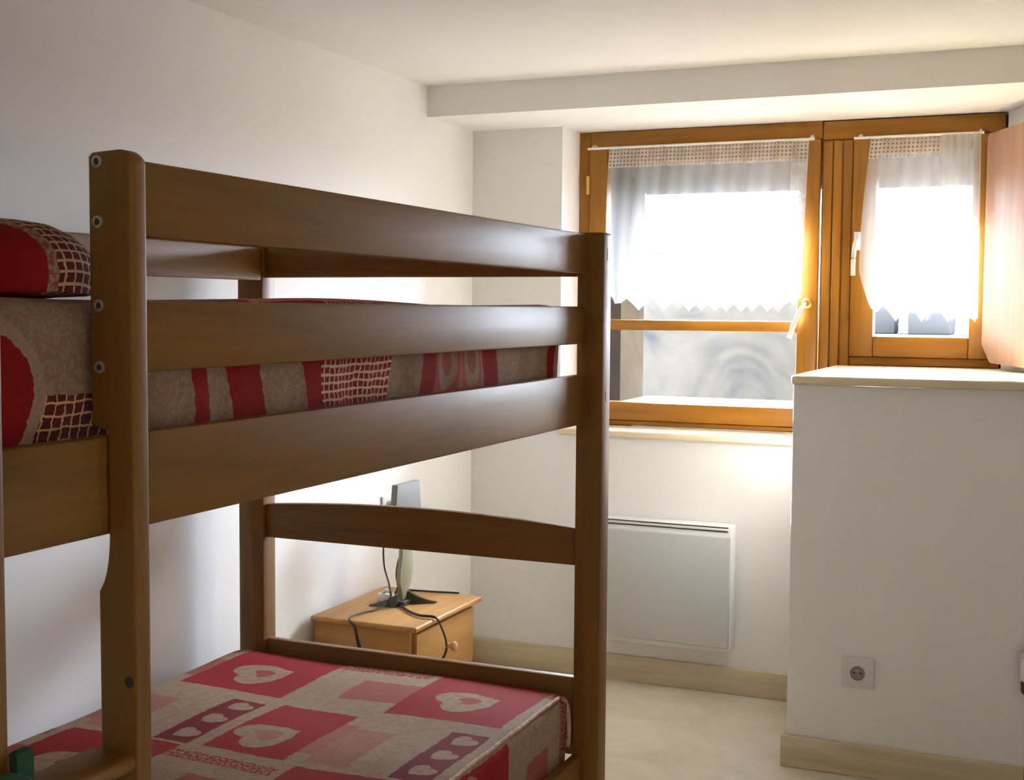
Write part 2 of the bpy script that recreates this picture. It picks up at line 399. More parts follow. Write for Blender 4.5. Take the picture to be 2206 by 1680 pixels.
# low thick wall in front of the small window, with its shelf
struct(bxo('wall_low', (-0.735, XR_ + 0.1, 3.843, 4.68, 0.0, 1.166), paint, bev=0.004))
struct(bxo('wall_below', (-0.72, XR_ + 0.1, 4.68, 5.1, 0.0, 1.19), paint, bev=0))
bm = bmesh.new()
add_prism(bm, [(-0.745, 4.678), (-0.745, 3.86), (-0.738, 3.835), (-0.72, 3.828), (XR_, 3.828), (XR_, 4.045), (0.10, 4.045), (-0.19, 4.678)], 2, 1.166, 1.191, bev=0.006, seg=3)
struct(obj('trim_2', bm, pale_x))
# wooden sill of the wide window
bm = bmesh.new(); add_box(bm, -1.733, -0.737, 4.462, 4.68, 0.9125, 0.938, bev=0.007, seg=3)
struct(obj('trim_3', bm, pale_x))
# skirting boards
def skirting(name, dims, mat): return struct(bxo(name, dims, mat, bev=0.004))
skirting('baseboard_back', (XL + 0.015, -0.752, YB - 0.014, YB, 0.0, 0.097), bbx)
skirting('baseboard_left', (XL, XL + 0.014, YN, YB, 0.0, 0.097), bby)
bm = bmesh.new(); add_box(bm, -0.749, -0.06, 3.828, 3.843, 0.0, 0.097, bev=0.004); add_box(bm, -0.06, XR_, 3.828, 3.843, 0.0, 0.097, bev=0.004)
add_box(bm, -0.749, -0.7355, 3.843, YB, 0.0, 0.097, bev=0.003)
struct(obj('baseboard_low', bm, bbx))

# ------------------------------------------------------------------ windows
def window(name, x0, x1, parts):
    w = sempty(name, ((x0 + x1) / 2, 4.7, parts[0])); return w
w1 = sempty('window_1', (-1.25, 4.70, 0.925))
YF0, YF1 = 4.680, 4.750
def wpart(name, dims, mat, parent, bev=0.004): return bxo(name, dims, mat, parent, bev)
wpart('frame_jamb', (-1.739, -1.690, YF0, YF1, 0.94, 2.063), win_z, w1)
wpart('frame_head', (-1.690, -0.810, YF0, YF1, 2.000, 2.063), win_x, w1)
wpart('frame_bottom', (-1.690, -0.810, YF0, YF1, 0.94, 0.958), win_x, w1)
ys0, ys1 = 4.664, 4.722
wpart('sash_stile', (-1.688, -1.618, ys0, ys1, 0.960, 1.998), win_z, w1, 0.005)
wpart('sash_stile', (-0.886, -0.814, ys0, ys1, 0.960, 1.998), win_z, w1, 0.005)
wpart('sash_top_rail', (-1.618, -0.886, ys0, ys1, 1.935, 1.998), win_x, w1, 0.004)
wpart('sash_bottom_rail', (-1.618, -0.886, ys0, ys1, 0.960, 1.030), win_x, w1, 0.006)
wpart('sash_middle_rail', (-1.618, -0.886, ys0 + 0.004, ys1, 1.306, 1.346), win_x, w1, 0.006)
wpart('glass_pane', (-1.618, -0.886, 4.695, 4.699, 1.346, 1.935), glass_m, w1, 0)
wpart('glass_pane', (-1.618, -0.886, 4.695, 4.699, 1.030, 1.306), glass_m, w1, 0)
bm = bmesh.new()
for z in (1.20, 1.86): add_tube(bm, [(-1.693, 4.661, z - 0.035), (-1.693, 4.661, z + 0.035)], 0.007, 10)
obj('hinge', bm, brass_m, w1)
# handle of the wide casement: brass rose, white lever turned aslant
bm = bmesh.new(); add_lathe(bm, [(0.0, 0.020), (0.006, 0.019), (0.010, 0.012), (0.030, 0.010)], (-0.850, 4.664, 1.412), (0, -1, 0)); hr = obj('handle_rose', bm, brass_m, w1)
bm = bmesh.new(); add_tube(bm, smooth_path([(-0.850, 4.640, 1.412), (-0.862, 4.628, 1.390), (-0.885, 4.624, 1.340), (-0.903, 4.624, 1.285)]), [0.008] * 9 + [0.009] * 8 + [0.010] * 8, 10); obj('handle_lever', bm, white_p, w1)

w2 = sempty('window_2', (-0.45, 4.70, 1.19))
wpart('frame_head', (-0.808, FX1, YF0, YF1, 1.995, 2.061), win_x, w2)
# grooved post between the two windows
bm = bmesh.new()
add_box(bm, -0.810, -0.700, YF0 + 0.006, YF1, 0.94, 1.995, bev=0.003)
add_box(bm, -0.806, -0.772, YF0 - 0.004, YF0 + 0.004, 0.96, 1.99, bev=0.004)
add_box(bm, -0.768, -0.738, YF0 - 0.008, YF0 + 0.004, 0.96, 1.99, bev=0.004)
add_box(bm, -0.734, -0.702, YF0 - 0.002, YF0 + 0.004, 0.96, 1.99, bev=0.003)
obj('mullion', bm, win_z, w2)
wpart('frame_jamb', (-0.232, FX1, YF0, YF1, 1.192, 1.995), win_z, w2)
wpart('frame_bottom', (-0.698, -0.232, YF0, YF1, 1.192, 1.222), win_x, w2)
wpart('sash_stile', (-0.698, -0.617, ys0, ys1, 1.224, 1.992), win_z, w2, 0.005)
wpart('sash_stile', (-0.297, -0.234, ys0, ys1, 1.224, 1.992), win_z, w2, 0.005)
wpart('sash_top_rail', (-0.617, -0.297, ys0, ys1, 1.940, 1.992), win_x, w2, 0.004)
wpart('sash_bottom_rail', (-0.617, -0.297, ys0, ys1, 1.224, 1.297), win_x, w2, 0.006)
wpart('glass_pane', (-0.617, -0.297, 4.695, 4.699, 1.297, 1.940), glass_m, w2, 0)
bm = bmesh.new(); add_box(bm, -0.689, -0.664, 4.652, 4.664, 1.600, 1.665, bev=0.004); obj('handle_plate', bm, white_p, w2)
bm = bmesh.new()
add_tube(bm, [(-0.676, 4.655, 1.637), (-0.676, 4.628, 1.637)], 0.009, 12)
add_tube(bm, smooth_path([(-0.672, 4.624, 1.640), (-0.680, 4.622, 1.615), (-0.684, 4.622, 1.560), (-0.684, 4.622, 1.510)]), 0.0085, 12)
obj('handle_lever', bm, white_p, w2)
# outer reveal: render, lintel, outside sills
bm = bmesh.new(); add_box(bm, -1.76, -1.60, 4.80, 5.1, 0.912, 2.07); struct(obj('trim_4', bm, jamb_m, smooth=False))
bm = bmesh.new(); add_prism(bm, [(4.76, 1.965), (5.12, 1.858), (5.12, 2.07), (4.76, 2.07)], 0, -1.60, -0.19); struct(obj('trim_5', bm, ext_l, smooth=False))
bm = bmesh.new(); add_box(bm, -1.598, -0.72, 4.752, 5.14, 0.965, 1.024, bev=0.004); struct(obj('trim_6', bm, ext_w))
bm = bmesh.new(); add_box(bm, -0.718, -0.19, 4.752, 5.14, 1.19, 1.292, bev=0.004); struct(obj('trim_7', bm, ext_w))

# ------------------------------------------------------------------ outside
struct(bxo('ground', (-30, 30, 5.2, 60, -0.3, -0.1), ground_m, bev=0))
bm = bmesh.new(); add_box(bm, -5.5, -1.02, 6.2, 6.5, -0.1, 1.445, bev=0.01); o = obj('garden_wall', bm, stone_m); tag(o, 'stained pale plaster wall outside, seen through the lower pane of the wide window', 'wall')
g = thing('balcony', (-1.5, 8.2, -0.1), 'pale grey balcony frame outside, blurred behind the lace curtains', 'balcony')
bxo('top_beam', (-6, 3, 8.1, 8.3, 1.755, 1.86), ext_m, g, 0.01)
bxo('floor_slab', (-6, 3, 8.1, 9.6, -0.09, 1.0), ext_m, g, 0.01)
for x in (-3.35, -2.55, -1.9, -1.28, -1.02, -0.83, -0.2): bxo('post', (x, x + 0.055, 8.12, 8.18, 1.0, 1.755), ext_m, g, 0.005)
bxo('hand_rail', (-1.7, 1.0, 8.0, 8.06, 1.315, 1.345), ext_w, g, 0.005)
bm = bmesh.new(); add_box(bm, -1.26, -0.50, 7.2, 7.8, -0.1, 1.26, bev=0.01); add_box(bm, -0.98, -0.86, 7.4, 7.6, 1.26, 1.45, bev=0.01); add_box(bm, -0.78, -0.56, 7.3, 7.7, 1.26, 1.38, bev=0.01)
tag(obj('rooftop', bm, ext_m), 'small grey rooftop with chimney blocks seen below the narrow curtain', 'roof')

# ------------------------------------------------------------------ bunk bed
bed = thing('bunk_bed', (-1.5, 1.93, 0.0), 'tall dark varnished pine bunk bed along the left wall', 'bunk bed')
XO, XI, XF = -0.994, -1.060, -1.037       # outer post face, rail inner face, rail outer face
YE = 2.85
def round_post(x0, x1, z1, r=0.018):
    pts = [(x0, 0.0), (x1, 0.0)]
    for k in range(7):
        a = k / 6 * math.pi / 2; pts.append((x1 - r + r * math.cos(a), z1 - r + r * math.sin(a)))
    pts.append((x0 + 0.004, z1)); pts.append((x0, z1 - 0.004)); return pts
bm = bmesh.new(); add_prism(bm, round_post(XI, XO, 1.566, 0.008), 1, YE, 2.908, bev=0.004); fp = obj('corner_post', bm, bed_z, bed)
for z0, z1 in ((1.500, 1.530), (1.165, 1.190)): bxo('bolt_slot', (XO - 0.004, XO + 0.0006, 2.874, 2.878, z0, z1), dark_m, fp, 0)
bm = bmesh.new(); add_prism(bm, round_post(-2.027, -1.948, 1.566, 0.008), 1, YE, 2.908, bev=0.004); obj('corner_post', bm, bed_z, bed)
bm = bmesh.new(); add_prism(bm, round_post(-1.0355, XO, 1.566, 0.008), 1, 0.940, 0.9935, bev=0.007); obj('corner_post', bm, bed_z, bed)
bm = bmesh.new(); add_prism(bm, round_post(-2.027, -1.948, 1.566, 0.008), 1, 0.920, 0.978, bev=0.004); obj('corner_post', bm, bed_z, bed)
# ladder upright: a plank standing edge-on to the room, notched over the side board
pts = [(-1.051, 0.0), (XO, 0.0)]
for k in range(9):
    a = k / 8 * math.pi / 2; pts.append((XO - 0.024 + 0.024 * math.cos(a), 1.567 - 0.018 + 0.018 * math.sin(a)))
pts += [(-1.054, 1.565), (-1.060, 1.560), (-1.060, 1.242), (-1.0360, 1.236), (-1.0360, 1.110), (-1.0365, 1.097), (-1.038, 1.082), (-1.041, 1.067), (-1.045, 1.055), (-1.052, 1.043)]
bm = bmesh.new(); add_prism(bm, pts, 1, 1.193, 1.221, bev=0.006, seg=3); lp = obj('ladder_post', bm, bed_z, bed)
for z in (1.553, 1.483, 1.385, 1.312):
    bm = bmesh.new(); add_lathe(bm, [(0, 0.0075), (0.003, 0.0072), (0.0035, 0.0045), (0.0015, 0.0035)], (-1.0435, 1.1932, z), (0, -1, 0), 16); bh = obj('bolt_head', bm, bolt_m, lp)
    bm = bmesh.new(); add_lathe(bm, [(0.0, 0.0033), (0.0030, 0.0033)], (-1.0435, 1.1932, z), (0, -1, 0), 12); obj('bolt_socket', bm, dark_m, lp)
bm = bmesh.new(); add_lathe(bm, [(-0.004, 0.007), (0.0005, 0.007)], (-1.006, 1.1932, 0.938), (0, -1, 0), 14); obj('bolt_hole', bm, dark_m, lp)
# long rails, room side
Y0 = 1.2225
def yrail(name, x0, x1, z0, z1, y0=Y0, y1=YE - 0.0005): return bxo(name, (x0, x1, y0, y1, z0, z1), bed_y, bed, 0.005)
yrail('guard_rail', XI, XF, 1.469, 1.562)
yrail('guard_rail', XI, XF, 1.303, 1.391)
yrail('side_board', XI, -1.0370, 1.112, 1.230, 0.990)
yrail('side_board', XI, -1.0370, 0.185, 0.309, 0.995)
# wall side
yrail('guard_rail', -1.972, -1.949, 1.454, 1.541, 0.98)
yrail('side_board', -1.972, -1.949, 1.112, 1.230, 0.98)
yrail('side_board', -1.972, -1.949, 0.185, 0.309, 0.98)
def xrail(name, z0, z1, y0=2.862, y1=2.886): return bxo(name, (-1.9475, XI - 0.0005, y0, y1, z0, z1), bed_x, bed, 0.004)
xrail('end_rail', 1.462, 1.545)
xrail('end_board', 1.112, 1.20)
xrail('foot_board', 0.30, 0.492)
pts = [(-1.9475, 0.767), (XI - 0.0005, 0.767)]
for k in range(17):
    s = k / 16; pts.append((XI - 0.0005 + (-1.9475 - XI + 0.0005) * s, 0.857 + 0.019 * (1 - (2 * s - 1) ** 2)))
bm = bmesh.new(); add_prism(bm, pts, 1, 2.862, 2.886, bev=0.004); obj('arched_end_rail', bm, bed_x, bed)
xrail('end_rail', 1.462, 1.545, 0.945, 0.969); xrail('end_board', 1.112, 1.20, 0.945, 0.969); xrail('head_board', 0.30, 0.49, 0.945, 0.969)
# ladder treads between the corner post and the ladder upright
for z in (0.851, 0.56, 0.28):
    pts = [(-1.068, z - 0.020), (-1.068, z - 0.003), (-1.063, z)]
    for k in range(8):
        a = k / 7 * math.pi; pts.append((-1.010 + 0.013 * math.sin(a), z - 0.0115 + 0.0115 * math.cos(a)))
    pts.append((-1.063, z - 0.023))
    bm = bmesh.new(); add_prism(bm, pts, 1, 0.994, 1.1925); obj('ladder_tread', bm, bed_y, bed)
# mattress bases
bxo('bed_base', (-1.9485, XI - 0.0005, 0.99, 2.845, 1.165, 1.195), pale_y, bed); bxo('bed_base', (-1.9485, XI - 0.0005, 0.99, 2.845, 0.235, 0.268), pale_y, bed)

# ------------------------------------------------------------------ mattresses and pillow
def mattress(name, x0, x1, y0, y1, z0, z1, mat, r, hump, upper, label):
    bm = bmesh.new(); uvl = bm.loops.layers.uv.new('UVMap')
    # cross-section outline (x,z) going from bottom right, up the room side, over the top, down the wall side
    sec = []
    for k in range(5): sec.append((x1 - 0.004 * (1 - k / 4), z0 + (z1 - r - z0) * k / 4))
    for k in range(1, 7):
        a = k / 6 * math.pi / 2; sec.append((x1 - r + r * math.cos(a), z1 - r + r * math.sin(a)))
    nx = 26
    for k in range(1, nx): sec.append((x1 - r + (x0 + r - x1 + r) * k / nx, z1))
    for k in range(7):
        a = math.pi / 2 + k / 6 * math.pi / 2; sec.append((x0 + r + r * math.cos(a), z1 - r + r * math.sin(a)))
    sec.append((x0, z0))
    L = [0.0]
    for i in range(1, len(sec)): L.append(L[-1] + math.hypot(sec[i][0] - sec[i - 1][0], sec[i][1] - sec[i - 1][1]))
    ny = 70; rows = []; cx = (x0 + x1) / 2; cz = z0
    ysr = []
    for j in range(ny + 1):
        s = j / ny; ysr.append(y0 + (y1 - y0) * s)
    extra0 = [y0 + r * (1 - math.cos(a)) for a in (0, 0.4, 0.8, 1.2)]; extra1 = [y1 - r * (1 - math.cos(a)) for a in (1.2, 0.8, 0.4, 0)]
    ysr = extra0 + [y for y in ysr if y0 + r < y < y1 - r] + extra1
    for y in ysr:
        d = min(y - y0, y1 - y); shr = 0.0
        if d < r: shr = r - math.sqrt(max(r * r - (r - d) ** 2, 0))
        row = []
        for (x, z) in sec:
            zz = z; xx = x
            zt = (z - z0) / (z1 - z0)
            zz = z - shr * zt
            if x > cx: xx = x - shr * 0.8 * (x - cx) / (x1 - cx)
            else: xx = x + shr * 0.8 * (cx - x) / (cx - x0)
            if zt > 0.9: zz += hump(x, y)
            if 0.05 < zt <= 0.9 and x > cx: xx += 0.0025 * math.sin(y * 37) * math.sin(zt * 3.1) + 0.002 * math.sin(y * 71 + 1.3)
            row.append(bm.verts.new((xx, y, zz)))
        rows.append(row)
    for j in range(len(rows) - 1):
        for i in range(len(sec) - 1):
            f = bm.faces.new((rows[j][i], rows[j + 1][i], rows[j + 1][i + 1], rows[j][i + 1]))
            for lp_, (jj, ii) in zip(f.loops, ((j, i), (j + 1, i), (j + 1, i + 1), (j, i + 1))):
                lp_[uvl].uv = (ysr[jj], L[ii]) if upper else (x1 + (z1 - z0) - L[ii], ysr[jj])
    for row in (rows[0], rows[-1]):
        f = bm.faces.new(row)
        for lp_ in f.loops: lp_[uvl].uv = (lp_.vert.co.x, lp_.vert.co.y + lp_.vert.co.z) if not upper else (lp_.vert.co.y, lp_.vert.co.z - z0)
    f = bm.faces.new([rr[0] for rr in rows] + [rr[-1] for rr in rows][::-1])
    o = obj(name, bm, mat); return tag(o, label, 'mattress')
lower = mattress('mattress', -2.02, -1.064, 0.985, 2.842, 0.268, 0.465, patch_low, 0.030, lambda x, y: 0.003 * math.sin(x * 9 + y * 5) + 0.002 * math.sin(y * 17 + x * 4), False,
                 'mattress on the lower bunk in a red and cream patchwork heart cover')
def hump_u(x, y): return 0.006 * math.exp(-((y - 1.62) / 0.28) ** 2) + 0.004 * math.sin(y * 6.5 + x * 4) - 0.002
upper = mattress('mattress', -1.943, -1.0665, 0.992, 2.765, 1.195, 1.394, patch_up, 0.030, hump_u, True,
                 'mattress on the upper bunk in patchwork cover, mostly hidden behind the guard rails')
# piping along the room-side edges of the lower mattress
bm = bmesh.new(); add_tube(bm, [(-1.0745 + 0.001 * math.sin(k), 1.02 + k * 0.03, 0.4600) for k in range(60)], 0.0045, 8); obj('piping', bm, piping_m, lower)
bm = bmesh.new(); add_tube(bm, smooth_path([(-1.072, 2.815, 0.452), (-1.068, 2.832, 0.43), (-1.064, 2.835, 0.38), (-1.066, 2.835, 0.33)]), 0.006, 8); obj('piping', bm, piping_m, lower)

bm = bmesh.new(); n1, n2 = 48, 32
rows = []
for i in range(n1 + 1):
    a = -math.pi / 2 + math.pi * i / n1; row = []
    for k in range(n2):
        bb = 2 * math.pi * k / n2
        se = lambda v, e: math.copysign(abs(v) ** e, v)
        x = 0.30 * se(math.cos(a), 0.8) * se(math.cos(bb), 0.75); y = 0.148 * math.sin(a); z = 0.080 * se(math.cos(a), 0.9) * se(math.sin(bb), 0.8) if math.sin(bb) > 0 else -0.033 * se(math.cos(a), 0.25) * abs(math.sin(bb)) ** 0.22
        z += 0.003 * math.sin(x * 30 + y * 22); row.append(bm.verts.new((-1.375 + x, 1.188 + y, 1.4215 + z)))
    rows.append(row)
for i in range(n1):
    for k in range(n2): bm.faces.new((rows[i][k], rows[i][(k + 1) % n2], rows[i + 1][(k + 1) % n2], rows[i + 1][k]))
bmesh.ops.remove_doubles(bm, verts=bm.verts, dist=1e-5)
pillow = tag(obj('pillow', bm, pillow_m), 'plump red pillow with lace grid panel lying on the upper bunk', 'pillow')

# dark green bag hugging the foot of the nearest post
gb = thing('hanging_bag', (-1.02, 0.99, 0.60), 'dark green fabric bag hanging at the nearest bed post', 'bag')
bm = bmesh.new(); add_prism(bm, [(-0.990, 0.900), (-0.945, 0.900), (-0.945, 0.975), (-0.956, 0.986), (-0.990, 0.986)], 2, 0.60, 0.905, bev=0.010, seg=3); obj('bag_body', bm, green_f, gb)
bm = bmesh.new(); add_prism(bm, [(-0.9785, 0.9865), (-0.9785, 1.010), (-0.9925, 1.012), (-0.9925, 0.9945), (-0.989, 0.9865)], 2, 0.62, 0.921, bev=0.002); obj('bag_flap', bm, green_f, gb)

# ------------------------------------------------------------------ nightstand
ns = thing('nightstand', (-1.92, 3.535, 0.0), 'small honey pine nightstand with drawer in the corner behind the bed', 'nightstand')
bxo('carcass', (-2.085, -1.752, 3.318, 3.752, 0.03, 0.425), ns_x, ns, 0.003)
bm = bmesh.new(); add_box(bm, -2.088, -1.722, 3.300, 3.770, 0.425, 0.442, bev=0.006, seg=3); obj('nightstand_top', bm, ns_y, ns)
dr = bxo('drawer', (-1.7515, -1.737, 3.335, 3.735, 0.245, 0.412), ns_y, ns, 0.004)
dr2 = bxo('drawer', (-1.7515, -1.737, 3.335, 3.735, 0.06, 0.235), ns_y, ns, 0.004)
for d, z in ((dr, 0.330), (dr2, 0.15)):
    bm = bmesh.new(); add_lathe(bm, [(0, 0.008), (0.010, 0.007), (0.014, 0.012), (0.022, 0.0155), (0.028, 0.013), (0.031, 0.004)], (-1.737, 3.545, z), (1, 0, 0), 20); obj('knob', bm, knob_m, d)
for x in (-2.075, -1.775):
    for y in (3.325, 3.725): bxo('foot', (x, x + 0.02, y, y + 0.02, 0.0, 0.03), ns_y, ns, 0.002)

# small flat screen seen nearly edge-on
tv = thing('flat_screen', (-1.90, 3.60, 0.442), 'small grey flat screen on a curved stand on the nightstand, turned edge-on', 'screen')
bm = bmesh.new()
add_prism(bm, [(3.492, 0.655), (3.682, 0.655), (3.662, 0.828), (3.514, 0.828)], 0, -1.921, -1.899, bev=0.002); obj('screen_panel', bm, screen_b, tv)
bm = bmesh.new()
pts = [(3.548, 0.456), (3.578, 0.456), (3.588, 0.48), (3.606, 0.505), (3.616, 0.535), (3.620, 0.565), (3.614, 0.60), (3.598, 0.63), (3.585, 0.655), (3.550, 0.655), (3.545, 0.60), (3.535, 0.56), (3.530, 0.52), (3.543, 0.485)]
add_prism(bm, pts, 0, -1.913, -1.899, bev=0.002); obj('stand_neck', bm, stand_g, tv)
bm = bmesh.new()
for s, cy, ln in ((1, 3.585, 0.085), (-1, 3.520, 0.085)):
    # two curved feet splaying left and right
    base = []
    n = 12
    ring = []
    for i in range(n + 1):
        f = i / n; x = -1.900 + s * ln * f; y = cy + s * 0.03 * f * f; hgt = 0.034 * (1 - f) ** 1.4 + 0.005; wd = 0.016 * math.sin(math.pi * min(0.5 + f * 0.45, 1)) + 0.006
        ring.append([bm.verts.new((x, y - wd, 0.443)), bm.verts.new((x, y + wd, 0.443)), bm.verts.new((x, y + wd * 0.3, 0.443 + hgt)), bm.verts.new((x, y - wd * 0.3, 0.443 + hgt))])
    for i in range(n):
        for k in range(4): bm.faces.new((ring[i][k], ring[i][(k + 1) % 4], ring[i + 1][(k + 1) % 4], ring[i + 1][k]))
    bm.faces.new(ring[0]); bm.faces.new(ring[-1][::-1])
add_box(bm, -1.925, -1.880, 3.520, 3.590, 0.443, 0.458, bev=0.004)
obj('stand_foot', bm, stand_d, tv)
def cord(name, pts, r, label, mat=black_c):
    bm = bmesh.new(); P = smooth_path(pts, 8); add_tube(bm, P, r if not callable(r) else [r(i / (len(P) - 1)) for i in range(len(P))], 8)
    return tag(obj(name, bm, mat), label, 'cable')
cord('cable', [(-1.925, 3.60, 0.67), (-1.985, 3.59, 0.64), (-1.985, 3.58, 0.56), (-1.955, 3.56, 0.50), (-1.93, 3.52, 0.465), (-1.935, 3.45, 0.4465), (-1.955, 3.38, 0.4465), (-1.955, 3.31, 0.446), (-1.925, 3.292, 0.425), (-1.915, 3.290, 0.39), (-1.895, 3.288, 0.33)],
     lambda s: 0.003 if s < 0.8 else 0.003 + (s - 0.8) * 0.02, 'black cable from the screen draping over the bed-side edge of the nightstand')
cord('cable', [(-1.885, 3.51, 0.4475), (-1.83, 3.46, 0.4475), (-1.775, 3.425, 0.4480), (-1.722, 3.425, 0.447), (-1.708, 3.435, 0.42), (-1.700, 3.455, 0.37), (-1.700, 3.45, 0.33), (-1.712, 3.41, 0.30)],
     lambda s: 0.0042 if s < 0.45 else 0.003, 'black cable hanging down over the drawer front of the nightstand')
cord('cable', [(-1.925, 3.61, 0.60), (-1.940, 3.60, 0.58), (-1.945, 3.59, 0.53), (-1.935, 3.58, 0.49), (-1.955, 3.60, 0.462), (-1.99, 3.66, 0.447), (-1.97, 3.72, 0.447), (-1.88, 3.74, 0.447), (-1.80, 3.755, 0.447)],
     0.0032, 'thin black cable looping behind the screen stand')
bm = bmesh.new(); add_box(bm, -2.00, -1.955, 3.555, 3.578, 0.4425, 0.468, bev=0.005)
add_tube(bm, [(-1.955, 3.566, 0.458), (-1.944, 3.562, 0.470)], 0.008, 10); add_tube(bm, [(-1.985, 3.566, 0.462), (-1.965, 3.56, 0.482), (-1.950, 3.556, 0.478)], 0.006, 10)
tag(obj('plug_adapter', bm, white_p), 'white plug adapter lying among cables beside the screen stand', 'plug')

# ------------------------------------------------------------------ outlets
def outlet(axis, c, label):
    x, y, z = c
    t_ = thing('wall_outlet', c, label, 'outlet')
    bm = bmesh.new(); n = (0, -1, 0) if axis == 'y' else (1, 0, 0)
    if axis == 'y': add_box(bm, x - 0.047, x + 0.047, y - 0.008, y, z - 0.047, z + 0.047, bev=0.003)
    else: add_box(bm, x, x + 0.008, y - 0.04, y + 0.04, z - 0.04, z + 0.04, bev=0.003)
    obj('plate', bm, plate_m, t_)
    o = Vector(c) + Vector(n) * 0.008
    bm = bmesh.new(); add_lathe(bm, [(0, 0.0215), (0.003, 0.0215), (0.0035, 0.0195), (0.0012, 0.018), (0.0010, 0.001)], o, n, 28); r = obj('socket_ring', bm, ring_m, t_)
    bm = bmesh.new(); add_lathe(bm, [(0, 0.0028), (0.010, 0.0026)], o + Vector((0, 0, 0.009)), n, 10); obj('earth_pin', bm, metal_m, t_)
    bm = bmesh.new()
    for s in (-1, 1):
        off = Vector((s * 0.0095, 0, 0)) if axis == 'y' else Vector((0, s * 0.0095, 0))
        add_lathe(bm, [(0.0008, 0.003), (0.0016, 0.003)], o + off, n, 10)
    obj('socket_holes', bm, dark_m, t_)
outlet('y', (-0.526, 3.843, 0.312), 'square white wall outlet low on the wall below the shelf')
outlet('x', (XL, 3.812, 0.705), 'white wall plate on the left wall behind the screen')
# white valve at the right edge of the picture
v = thing('radiator_valve', (-0.052, 3.81, 0.31), 'small white valve head on the low wall at the right edge', 'valve')
bm = bmesh.new(); add_lathe(bm, [(0.0, 0.018), (0.004, 0.022), (0.060, 0.024), (0.066, 0.020)], (-0.055, 3.810, 0.352), (0, 0, 1), 20); obj('valve_head', bm, white_p, v)
bm = bmesh.new(); add_lathe(bm, [(0.0, 0.012), (0.008, 0.020), (0.036, 0.022), (0.040, 0.014)], (-0.055, 3.810, 0.312), (0, 0, 1), 20); obj('valve_collar', bm, stand_d, v)
bm = bmesh.new(); add_lathe(bm, [(0.0, 0.020), (0.006, 0.026), (0.018, 0.024), (0.022, 0.010)], (-0.055, 3.810, 0.418), (0, 0, 1), 20); add_tube(bm, [(-0.055, 3.811, 0.43), (-0.055, 3.842, 0.43)], 0.008, 10); obj('valve_bracket', bm, metal_m, v)

# ------------------------------------------------------------------ heater
h = thing('electric_heater', (-1.28, 4.45, 0.165), 'flat white electric panel heater, front toned grey for backlit shade, on the wall below the wide window', 'heater')
bm = bmesh.new(); add_box(bm, -1.555, -1.048, 4.415, 4.480, 0.165, 0.622, bev=0.008, seg=3); obj('heater_body', bm, heat_w, h)
bm = bmesh.new(); add_box(bm, -1.545, -1.052, 4.402, 4.4145, 0.185, 0.585, bev=0.005, seg=3); obj('front_panel', bm, heat_m, h)
bm = bmesh.new()
for z in (0.600, 0.614): add_box(bm, -1.545, -1.062, 4.4125, 4.4155, z, z + 0.0035)
gr = obj('air_grille', bm, dark_m, h, smooth=False)
bm = bmesh.new(); add_box(bm, -1.54, -1.065, 4.411, 4.4155, 0.605, 0.612, bev=0.001); obj('grille_bar', bm, heat_w, h)
for x in (-1.48, -1.12): bxo('wall_bracket', (x - 0.02, x + 0.02, 4.480, YB, 0.25, 0.55), metal_m, h, 0)

# ------------------------------------------------------------------ curtains
def curtain(x0, x1, zt, zb, y, mat, label, folds, amp, edge, scal, group, tdown=0.0):
    bm = bmesh.new(); uvl = bm.loops.layers.uv.new('UVMap'); nx, nz = 200, 70; rows = []
    for j in range(nz + 1):
        s = j / nz; row = []
        for i in range(nx + 1):
            u = i / nx
            bot = zb(u); z = zt - (zt - bot) * s
            xa, xb = edge(s)
            x = xa + (xb - xa) * u
            yy = y + amp * (0.35 + 0.65 * s) * (math.sin(u * folds * 2 * math.pi + 0.6 * math.sin(u * 9)) * 0.6 + 0.4 * math.sin(u * folds * 3.7 + 1.1)) - 0.004 * s
            row.append(bm.verts.new((x, yy, z)))
        rows.append(row)
    for j in range(nz):
        for i in range(nx):
            f = bm.faces.new((rows[j][i], rows[j][i + 1], rows[j + 1][i + 1], rows[j + 1][i]))
            for lp_, (jj, ii) in zip(f.loops, ((j, i), (j, i + 1), (j + 1, i + 1), (j + 1, i))):
                c = rows[jj][ii].co; lp_[uvl].uv = ((x1 - x0) * ii / nx, zt - c.z)
    o = obj('lace_curtain', bm, mat); return tag(o, label, 'curtain', None)
def scallop(n, base, dep, ph=0.0):
    def f(u):
        q = (u * n + ph) % 1.0
        return base - dep * (1 - abs(2 * q - 1) ** 0.9)
    return f
sl = scallop(7.5, 1.425, 0.045, 0.2)
def zl(u): return sl(u) + (0.05 * (1 - u / 0.08) if u < 0.08 else 0) + (0.035 * ((u - 0.9) / 0.1) if u > 0.9 else 0)
def el(s): return (-1.590 - 0.012 * math.sin(s * 3.0), -0.845 - 0.018 * s)
curtain(-1.60, -0.84, 1.990, zl, 4.612, curt_l, 'wide sheer white lace curtain with scalloped hem on the large window', 9, 0.009, el, 7, 'c')
sr = scallop(4.2, 1.405, 0.055, 0.35)
def zr(u): return sr(u) + (0.07 * (1 - u / 0.10) if u < 0.10 else 0)
def er(s): return (-0.632 - 0.030 * math.sin(min(s, 1) * math.pi * 0.62) + 0.028 * max(0, (s - 0.8) / 0.2) ** 2, -0.272 + 0.002 * s)
curtain(-0.64, -0.27, 1.985, zr, 4.612, curt_r, 'narrow sheer white lace curtain with scalloped hem on the small window', 5, 0.009, er, 4, 'c')
